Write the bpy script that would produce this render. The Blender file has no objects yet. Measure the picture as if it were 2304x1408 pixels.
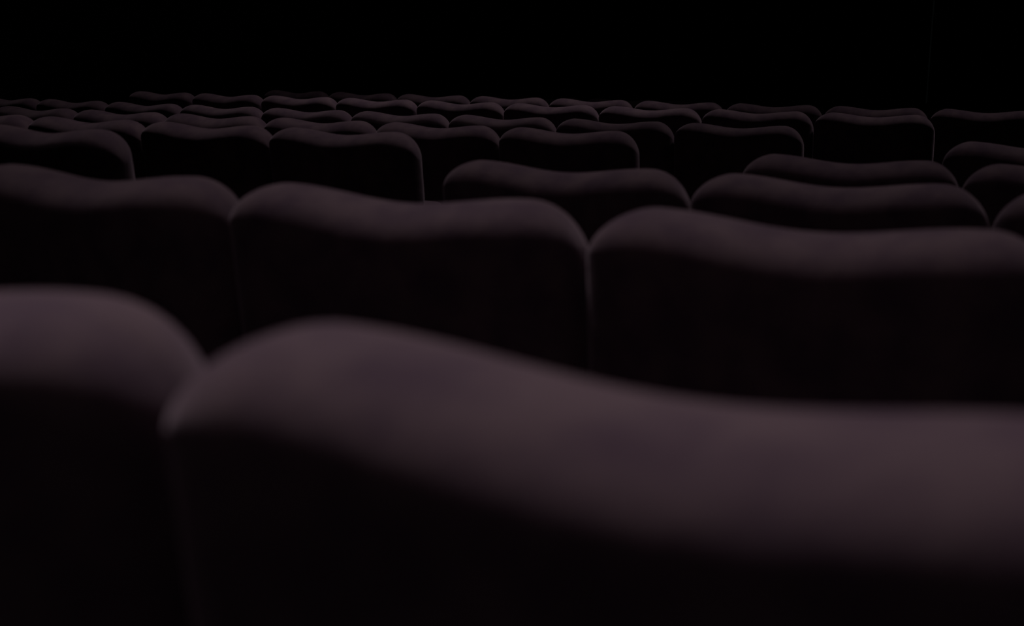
import bpy, bmesh, math, random
from mathutils import Vector, Matrix

random.seed(4)
scene = bpy.context.scene
COL = scene.collection

# ------------------------------------------------------------------ camera
CAM_Z = 1.0922                       # eye height above the floor of the nearest row
YAW = 0.46193                        # the camera looks to the left of the rows' forward direction
cam_data = bpy.data.cameras.new('camera')
cam = bpy.data.objects.new('camera', cam_data)
COL.objects.link(cam)
cam_data.sensor_fit = 'HORIZONTAL'
cam_data.sensor_width = 36.0
cam_data.lens = 2727.5 / 2304 * 36.0
cam_data.clip_start = 0.02
cam_data.clip_end = 100
cam.location = (0, 0, CAM_Z)
cam.rotation_euler = (Matrix.Rotation(YAW, 4, 'Z') @ Matrix.Rotation(math.pi / 2 - 0.22548, 4, 'X')
                      @ Matrix.Rotation(0.0012, 4, 'Z')).to_euler()
cam_data.dof.use_dof = True
cam_data.dof.focus_distance = 6.0
cam_data.dof.aperture_fstop = 3.4
scene.camera = cam

# ------------------------------------------------------------------ world, exposure
scene.view_settings.view_transform = 'Standard'
scene.view_settings.look = 'None'
scene.view_settings.exposure = 0.0
scene.view_settings.gamma = 1.0
scene.view_settings.use_curve_mapping = False
w = bpy.data.worlds.new('world')
scene.world = w
w.use_nodes = True
w.node_tree.nodes['Background'].inputs[0].default_value = (0.5, 0.6, 0.6, 1)
w.node_tree.nodes['Background'].inputs[1].default_value = 0.003


def area_light(name, loc, target, size, power, color, spread=180):
    d = bpy.data.lights.new(name, 'AREA')
    d.shape = 'DISK'
    d.size = size
    d.energy = power
    d.color = color
    d.spread = math.radians(spread)
    o = bpy.data.objects.new(name, d)
    COL.objects.link(o)
    o.location = loc
    o.rotation_euler = (Vector(target) - Vector(loc)).to_track_quat('-Z', 'Y').to_euler()
    return o


def spot_light(name, loc, target, power, color, angle, blend=1.0, radius=.12):
    d = bpy.data.lights.new(name, 'SPOT')
    d.energy = power
    d.color = color
    d.spot_size = math.radians(angle)
    d.spot_blend = blend
    d.shadow_soft_size = radius
    o = bpy.data.objects.new(name, d)
    COL.objects.link(o)
    o.location = loc
    o.rotation_euler = (Vector(target) - Vector(loc)).to_track_quat('-Z', 'Y').to_euler()
    return o


# the dimmed house lights: downlights in the ceiling over the blocks of seats
HOUSE = (1.0, .91, .96)
LIGHTS = [  # position, aimed at, watts, cone
    ((-1.9, 1.95, 4.9), (-0.5, 0.1, 0.9), 285, 42),
    ((-2.3, 3.3, 5.6), (-1.0, 1.5, 0.9), 98, 45),
    ((-1.0, 4.8, 5.6), (-0.6, 2.9, 0.8), 94, 45),
    ((-1.9, 5.2, 5.6), (-3.1, 3.3, 0.8), 175, 45),
    ((-3.4, 7.3, 5.6), (-5.0, 5.4, 0.7), 112, 40),
    ((-1.8, 7.8, 5.6), (-3.2, 6.0, 0.7), 250, 36),
    ((0.3, 7.6, 5.6), (-0.9, 5.6, 0.7), 158, 42),
]
for _p, _t, _w, _c in LIGHTS:
    spot_light('house_light', _p, _t, _w, HOUSE, _c, 1.0, .35)
# weak fill lamp added behind the camera to lift the dark seat backs
spot_light('back_fill_light', (0.3, -1.9, 3.3), (-0.5, 1.6, 0.6), 11, (1.0, .8, .9), 50, 1.0, .3)

# ------------------------------------------------------------------ seating plan (metres)
W = 0.56                             # seat pitch along a row
PITCH = 0.90054                      # distance from row to row
R0 = 87.6776                         # radius of the nearest row's gentle arc
A0 = -0.46193
_cx, _cy = 38.86098, 79.14867
CX = math.cos(-A0) * _cx - math.sin(-A0) * _cy
CY = math.sin(-A0) * _cx + math.cos(-A0) * _cy
SEAT_H = 0.95


def floor_z(j):                      # the floor steps down towards the screen and flattens out
    if j <= 7:
        jj = max(j, -6)
        return -0.06673 * jj + (0.004862 * jj * jj if jj > 0 else 0)
    return {8: -0.272, 9: -0.278}.get(j, -0.28)


def at(j, s, n=0.0):                 # a point of row j, s metres along its arc, n metres in front of it
    R = R0 - j * PITCH
    a = s / R
    r = R - n
    th = a - A0
    return Vector((CX + r * math.sin(th), CY - r * math.cos(th), floor_z(j))), th


NEAR = {0: -40.4640, 1: -40.7478, 2: -40.4923, 3: -39.6694, 4: -38.8542}
FAR = {2: -41.9934, 3: -41.2479, 4: -40.4510, 5: -39.6505, 6: -38.8420, 7: -38.0177, 8: -37.1934, 9: -36.369}
DZ = {('N', 0): -.006, ('F', 2): .020, ('F', 3): .006, ('N', 4): .004, ('F', 5): -.010, ('F', 6): .009, ('N', 3): -.009, ('N', 1): -.003}


# ------------------------------------------------------------------ materials
def new_mat(name):
    m = bpy.data.materials.new(name)
    m.use_nodes = True
    return m, m.node_tree.nodes, m.node_tree.links, m.node_tree.nodes['Principled BSDF']


def velvet():
    m, N, L, b = new_mat('plum_velvet')
    tc = N.new('ShaderNodeTexCoord')
    oi = N.new('ShaderNodeObjectInfo')
    off = N.new('ShaderNodeVectorMath'); off.operation = 'ADD'
    mul = N.new('ShaderNodeMath'); mul.operation = 'MULTIPLY'; mul.inputs[1].default_value = 40
    L.new(oi.outputs['Random'], mul.inputs[0])
    L.new(tc.outputs['Object'], off.inputs[0])
    L.new(mul.outputs[0], off.inputs[1])
    n1 = N.new('ShaderNodeTexNoise'); n1.inputs['Scale'].default_value = 16; n1.inputs['Detail'].default_value = 3
    n2 = N.new('ShaderNodeTexNoise'); n2.inputs['Scale'].default_value = 900; n2.inputs['Detail'].default_value = 2
    L.new(off.outputs[0], n1.inputs['Vector']); L.new(off.outputs[0], n2.inputs['Vector'])
    r = N.new('ShaderNodeValToRGB')
    r.color_ramp.elements[0].position = .36; r.color_ramp.elements[0].color = (.118, .072, .098, 1)
    r.color_ramp.elements[1].position = .64; r.color_ramp.elements[1].color = (.180, .118, .135, 1)
    L.new(n1.outputs['Fac'], r.inputs[0])
    mx = N.new('ShaderNodeMix'); mx.data_type = 'RGBA'; mx.blend_type = 'MULTIPLY'; mx.inputs[0].default_value = .5
    L.new(r.outputs[0], mx.inputs[6]); L.new(n2.outputs['Fac'], mx.inputs[7])
    L.new(mx.outputs[2], b.inputs['Base Color'])
    b.inputs['Roughness'].default_value = .9
    b.inputs['Specular IOR Level'].default_value = .15
    b.inputs['Sheen Weight'].default_value = .35
    b.inputs['Sheen Roughness'].default_value = .45
    b.inputs['Sheen Tint'].default_value = (.8, .62, .7, 1)
    bp = N.new('ShaderNodeBump'); bp.inputs['Strength'].default_value = .35; bp.inputs['Distance'].default_value = .006
    L.new(n1.outputs['Fac'], bp.inputs['Height']); L.new(bp.outputs[0], b.inputs['Normal'])
    return m


def plain(name, c, rough=.6, noise=30, amt=.3, metal=0):
    m, N, L, b = new_mat(name)
    tc = N.new('ShaderNodeTexCoord')
    n1 = N.new('ShaderNodeTexNoise'); n1.inputs['Scale'].default_value = noise; n1.inputs['Detail'].default_value = 4
    L.new(tc.outputs['Object'], n1.inputs['Vector'])
    r = N.new('ShaderNodeValToRGB')
    r.color_ramp.elements[0].color = tuple(x * (1 - amt) for x in c) + (1,)
    r.color_ramp.elements[1].color = tuple(min(1, x * (1 + amt)) for x in c) + (1,)
    L.new(n1.outputs['Fac'], r.inputs[0]); L.new(r.outputs[0], b.inputs['Base Color'])
    b.inputs['Roughness'].default_value = rough
    b.inputs['Metallic'].default_value = metal
    b.inputs['Specular IOR Level'].default_value = .2
    return m


VELVET = velvet()
PLASTIC = plain('black_armrest_plastic', (.02, .02, .022), .5, 60)
METAL = plain('black_painted_steel', (.015, .015, .016), .5, 40)
CARPET = plain('dark_carpet', (.012, .010, .013), .95, 120, .4)
WALLM = plain('black_wall_fabric', (.05, .066, .066), .95, 8, .25)
CEIL = plain('black_ceiling_paint', (.01, .01, .01), .9, 3, .2)


# ------------------------------------------------------------------ mesh helpers
def ends(n, r):                      # parameter values from -1 to 1, denser where the edge is rounded
    m = max(2, int(n * .3))
    a = [-1 + r * (1 - math.cos(math.pi / 2 * 1.0 * i / m)) * 1.0 for i in range(m)]
    a = [-1 + r * (i / m) for i in range(m)]
    k = n - 2 * m
    mid = [-(1 - r) + 2 * (1 - r) * i / k for i in range(k + 1)]
    return a + mid + [-x for x in reversed(a)]


def rounded_box(h, r, n):
    """closed box with elliptically rounded edges; h half sizes, r radii, n divisions per axis"""
    bm = bmesh.new()
    axes = [ends(n[i], min(.98, r[i] / h[i])) for i in range(3)]
    cache = {}

    def v(p):
        key = tuple(round(x, 5) for x in p)
        if key not in cache:
            pos = []; d = []
            for i in range(3):
                q = p[i] * h[i]
                lim = h[i] - r[i]
                c = max(-lim, min(lim, q))
                pos.append(c); d.append((q - c) / r[i])
            # equal-angle spacing on the rounded edge
            d = [math.tan(x * math.pi / 4) if abs(x) < 1 else x for x in d]
            l = math.sqrt(sum(x * x for x in d)) or 1
            cache[key] = bm.verts.new([pos[i] + d[i] / l * r[i] for i in range(3)])
        return cache[key]
    for ax in range(3):
        u, w_ = (ax + 1) % 3, (ax + 2) % 3
        for sgn in (-1, 1):
            for i in range(len(axes[u]) - 1):
                for k in range(len(axes[w_]) - 1):
                    q = []
                    for (a, b) in ((0, 0), (1, 0), (1, 1), (0, 1)):
                        p = [0, 0, 0]
                        p[ax] = sgn; p[u] = axes[u][i + a]; p[w_] = axes[w_][k + b]
                        q.append(v(p))
                    if sgn < 0:
                        q.reverse()
                    try:
                        bm.faces.new(q)
                    except ValueError:
                        pass
    for f in bm.faces:
        f.smooth = True
    return bm


def link(name, bm, mat, parent=None):
    me = bpy.data.meshes.new(name)
    bm.normal_update()
    bm.to_mesh(me); bm.free()
    me.materials.append(mat)
    o = bpy.data.objects.new(name, me)
    COL.objects.link(o)
    if parent:
        o.parent = parent
    return o


def smooth(a, b, x):
    t = max(0, min(1, (x - a) / (b - a)))
    return t * t * (3 - 2 * t)


# ------------------------------------------------------------------ the seat
DIP = .017                           # how far the top edge sags between its two shoulders
RECL = math.radians(6)


def backrest_bm():
    h = (.2775, .068, .285)
    bm = rounded_box(h, (.086, .064, .044), (56, 20, 52))
    for v in bm.verts:
        x, y, z = v.co
        wz = smooth(-.1, .25, z)
        if abs(x) < .196:
            z -= DIP * math.cos(math.pi * x / (2 * .196)) ** 2 * wz
        else:                        # shoulders drop towards the sides
            t = min(1, max(0, abs(x) - .192) / (h[0] - .192))
            f = smooth(-.06, .06, y)
            z -= (.022 + .046 * f) * (1 - math.sqrt(1 - t * t * .98)) * wz
        # softly bulging upholstery, back panel slightly bowed
        inner = (1 - (x / .279) ** 2) * (1 - (v.co.z / .285) ** 4)
        y += (-.010 if y < 0 else .012) * max(0, inner)
        # lean: crest stays above the origin
        dz = z - (h[2] - .03)
        v.co = (x, y + .003 - dz * math.tan(RECL), SEAT_H - .03 + dz + y * .05)
    top = max(v.co.z for v in bm.verts)
    for v in bm.verts:
        v.co.z += SEAT_H - top
    return bm


def cushion_bm():                    # the tipped-up seat
    bm = rounded_box((.232, .055, .215), (.05, .05, .05), (16, 10, 16))
    bmesh.ops.rotate(bm, verts=bm.verts, cent=(0, 0, 0), matrix=Matrix.Rotation(math.radians(14), 3, 'X'))
    bmesh.ops.translate(bm, verts=bm.verts, vec=(0, .285, .50))
    return bm


def armrest_bm(x):
    bm = rounded_box((.024, .15, .016), (.012, .03, .012), (8, 10, 6))
    bmesh.ops.translate(bm, verts=bm.verts, vec=(x, .35, .615))
    return bm


def stand_bm(x):                     # armrest panel down to a foot plate on the floor
    bm = rounded_box((.018, .12, .29), (.008, .02, .02), (6, 8, 8))
    bmesh.ops.translate(bm, verts=bm.verts, vec=(x, .34, .31))
    b2 = rounded_box((.024, .15, .01), (.004, .01, .004), (6, 8, 6))
    bmesh.ops.translate(b2, verts=b2.verts, vec=(x, .34, .01))
    me = bpy.data.meshes.new('tmp'); b2.to_mesh(me); b2.free(); bm.from_mesh(me); bpy.data.meshes.remove(me)
    return bm


def empty(name):
    o = bpy.data.objects.new(name, None)
    o.empty_display_size = .2
    COL.objects.link(o)
    return o


def make_seat():
    t = empty('cinema_seat')
    link('backrest', backrest_bm(), VELVET, t)
    link('seat_cushion', cushion_bm(), VELVET, t)
    st = link('stand', stand_bm(-.28), METAL, t)
    link('armrest', armrest_bm(-.28), PLASTIC, st)
    return t


def copy_tree(o, parent=None):
    c = o.copy()
    COL.objects.link(c)
    c.parent = parent
    for ch in list(o.children):
        copy_tree(ch, c)
    return c


PROTO = make_seat()
END_STAND = stand_bm(.28); END_ARM = armrest_bm(.28)
me_stand = bpy.data.meshes.new('end_stand'); END_STAND.to_mesh(me_stand); END_STAND.free(); me_stand.materials.append(METAL)
me_arm = bpy.data.meshes.new('end_armrest'); END_ARM.to_mesh(me_arm); END_ARM.free(); me_arm.materials.append(PLASTIC)

ORD = ['first', 'second', 'third', 'fourth', 'fifth', 'sixth', 'seventh', 'eighth', 'ninth']
NEAR_LABEL = {
    (0, -1): 'blurred plum velvet seat cut off by the lower left corner of the photo',
    (0, 0): 'largest, blurred plum velvet seat filling the bottom centre and right',
    (1, -1): 'plum velvet seat at the left frame edge in the second row from the camera',
    (1, 0): 'plum velvet seat with whole back visible, middle of the second row from camera',
    (1, 1): 'wide plum velvet seat at right in the second row from camera',
    (2, 0): 'plum velvet seat left end of the near block third row, beside the dark aisle',
    (2, 1): 'plum velvet seat just behind the wide second row seat, another peeking over it',
    (2, 2): 'sliver of plum velvet seat at right frame edge, third row of near block',
    (3, 0): 'plum velvet seat peeking above the nearly aligned third row seat at right',
    (3, 1): 'half visible plum velvet seat at right edge, lower of two stacked there',
    (4, 0): 'dim plum velvet seat at right edge, farthest one on the near side of the aisle',
}
used = False
SEATS = [('N', j, k) for (j, k) in NEAR_LABEL] + [('F', 2, 0)]
SEATS += [('F', 3, k) for k in range(-3, 1)] + [('F', 4, k) for k in range(-5, 1)]
SEATS += [('F', j, k) for j in (5, 6, 7) for k in range(-8, 1)]
SEATS += [('F', 8, k) for k in range(-8, 0)] + [('F', 9, k) for k in range(-8, -1)]
for blk, j, k in SEATS:
    ph = (NEAR if blk == 'N' else FAR)[j]
    p, th = at(j, ph + (k + .5) * W)
    if not used:
        s = PROTO; used = True
    else:
        s = copy_tree(PROTO)
    s.location = (p.x, p.y, p.z)
    s.rotation_euler = (0, 0, th + random.uniform(-.006, .006))
    dz = DZ.get((blk, j), 0)
    if dz:                           # a seat back set a little higher or lower on its frame
        for c in s.children:
            if c.name.startswith('backrest'):
                c.location.z = dz
    s['category'] = 'seat'
    if blk == 'N':
        s['label'] = NEAR_LABEL[(j, k)]
        s['group'] = 'cinema seats on the near side of the aisle'
    else:
        r = j - 2
        rowname = 'nearest' if r == 0 else ('farthest' if j == 9 else ORD[r] + ' nearest')
        s['label'] = ('plum velvet seat, %s from the diagonal aisle, in the %s row beyond the aisle'
                      % (ORD[-k], rowname))
        if r == 0:
            s['label'] = 'plum velvet seat at left frame edge, alone in the nearest row beyond the aisle'
        s['group'] = 'cinema seats beyond the aisle'
        if k == 0:                   # aisle end: a second arm closes the row
            st = bpy.data.objects.new('stand', me_stand); COL.objects.link(st); st.parent = s
            ar = bpy.data.objects.new('armrest', me_arm); COL.objects.link(ar); ar.parent = st


# ------------------------------------------------------------------ the hall
def struct(o):
    o['kind'] = 'structure'
    return o


def left_s(j):                       # where the side wall meets row j
    base = FAR[2] - 8 * W - 1.35
    return base + (j - 2) * .80


bm = bmesh.new()
prev = None
RIGHT_S = -40.5 + 9.0
NSEG = 24
for j in range(-6, 18):
    z = floor_z(j)
    rows = []
    for n in (-.22, -.22 + PITCH):
        line = []
        s0, s1 = left_s(j + (n / PITCH)), RIGHT_S
        for i in range(NSEG + 1):
            q, _ = at(j, s0 + (s1 - s0) * i / NSEG, n)
            line.append(bm.verts.new((q.x, q.y, z)))
        rows.append(line)
    if prev:
        for i in range(NSEG):
            bm.faces.new((prev[i], prev[i + 1], rows[0][i + 1], rows[0][i]))
    for i in range(NSEG):
        bm.faces.new((rows[0][i], rows[0][i + 1], rows[1][i + 1], rows[1][i]))
    prev = rows[1]
ret = bmesh.ops.extrude_face_region(bm, geom=list(bm.faces))
bmesh.ops.translate(bm, verts=[g for g in ret['geom'] if isinstance(g, bmesh.types.BMVert)], vec=(0, 0, -.25))
bmesh.ops.recalc_face_normals(bm, faces=bm.faces)
struct(link('floor', bm, CARPET))

H_TOP = 6.0


def wall(name, a, b, mat=WALLM, t=.15, z0=-.6, z1=H_TOP):
    """vertical wall whose room side runs from a to b (room on the right hand side)"""
    a = Vector((a[0], a[1], 0)); b = Vector((b[0], b[1], 0))
    d = (b - a).normalized(); nrm = Vector((-d.y, d.x, 0))
    bm = bmesh.new()
    L_ = (b - a).length
    npan = max(1, int(L_ / 1.2))
    pts = []
    for i in range(npan):            # upholstered panels with recessed joints
        u0, u1 = L_ * i / npan, L_ * (i + 1) / npan
        pts += [(u0, .0), (u1 - .02, .0), (u1 - .02, .02), (u1, .02)]
    front = [a + d * u + nrm * e for u, e in pts]
    back = [b + nrm * t, a + nrm * t]
    poly = front + back
    lo = [bm.verts.new((p.x, p.y, z0)) for p in poly]
    hi = [bm.verts.new((p.x, p.y, z1)) for p in poly]
    n = len(poly)
    for i in range(n):
        k = (i + 1) % n
        bm.faces.new((lo[i], lo[k], hi[k], hi[i]))
    bm.faces.new(list(reversed(lo))); bm.faces.new(hi)
    bmesh.ops.recalc_face_normals(bm, faces=bm.faces)
    return struct(link(name, bm, mat))


pL0, _ = at(-6, left_s(-6.2), -.2)
pL1, _ = at(17, left_s(17.75), .65)
pR1, _ = at(17, RIGHT_S, .65)
pR0, _ = at(-6, RIGHT_S, -.2)
wall('wall_left', pL0, pL1)
wall('wall_front', pL1, pR1)
wall('wall_right', pR1, pR0)
wall('wall_back', pR0, pL0)
bm = bmesh.new()
vs = [bm.verts.new((p.x, p.y, H_TOP)) for p in (pL0, pL1, pR1, pR0)]
bm.faces.new(vs)
ret = bmesh.ops.extrude_face_region(bm, geom=list(bm.faces))
bmesh.ops.translate(bm, verts=[g for g in ret['geom'] if isinstance(g, bmesh.types.BMVert)], vec=(0, 0, .15))
bmesh.ops.recalc_face_normals(bm, faces=bm.faces)
struct(link('ceiling', bm, CEIL))
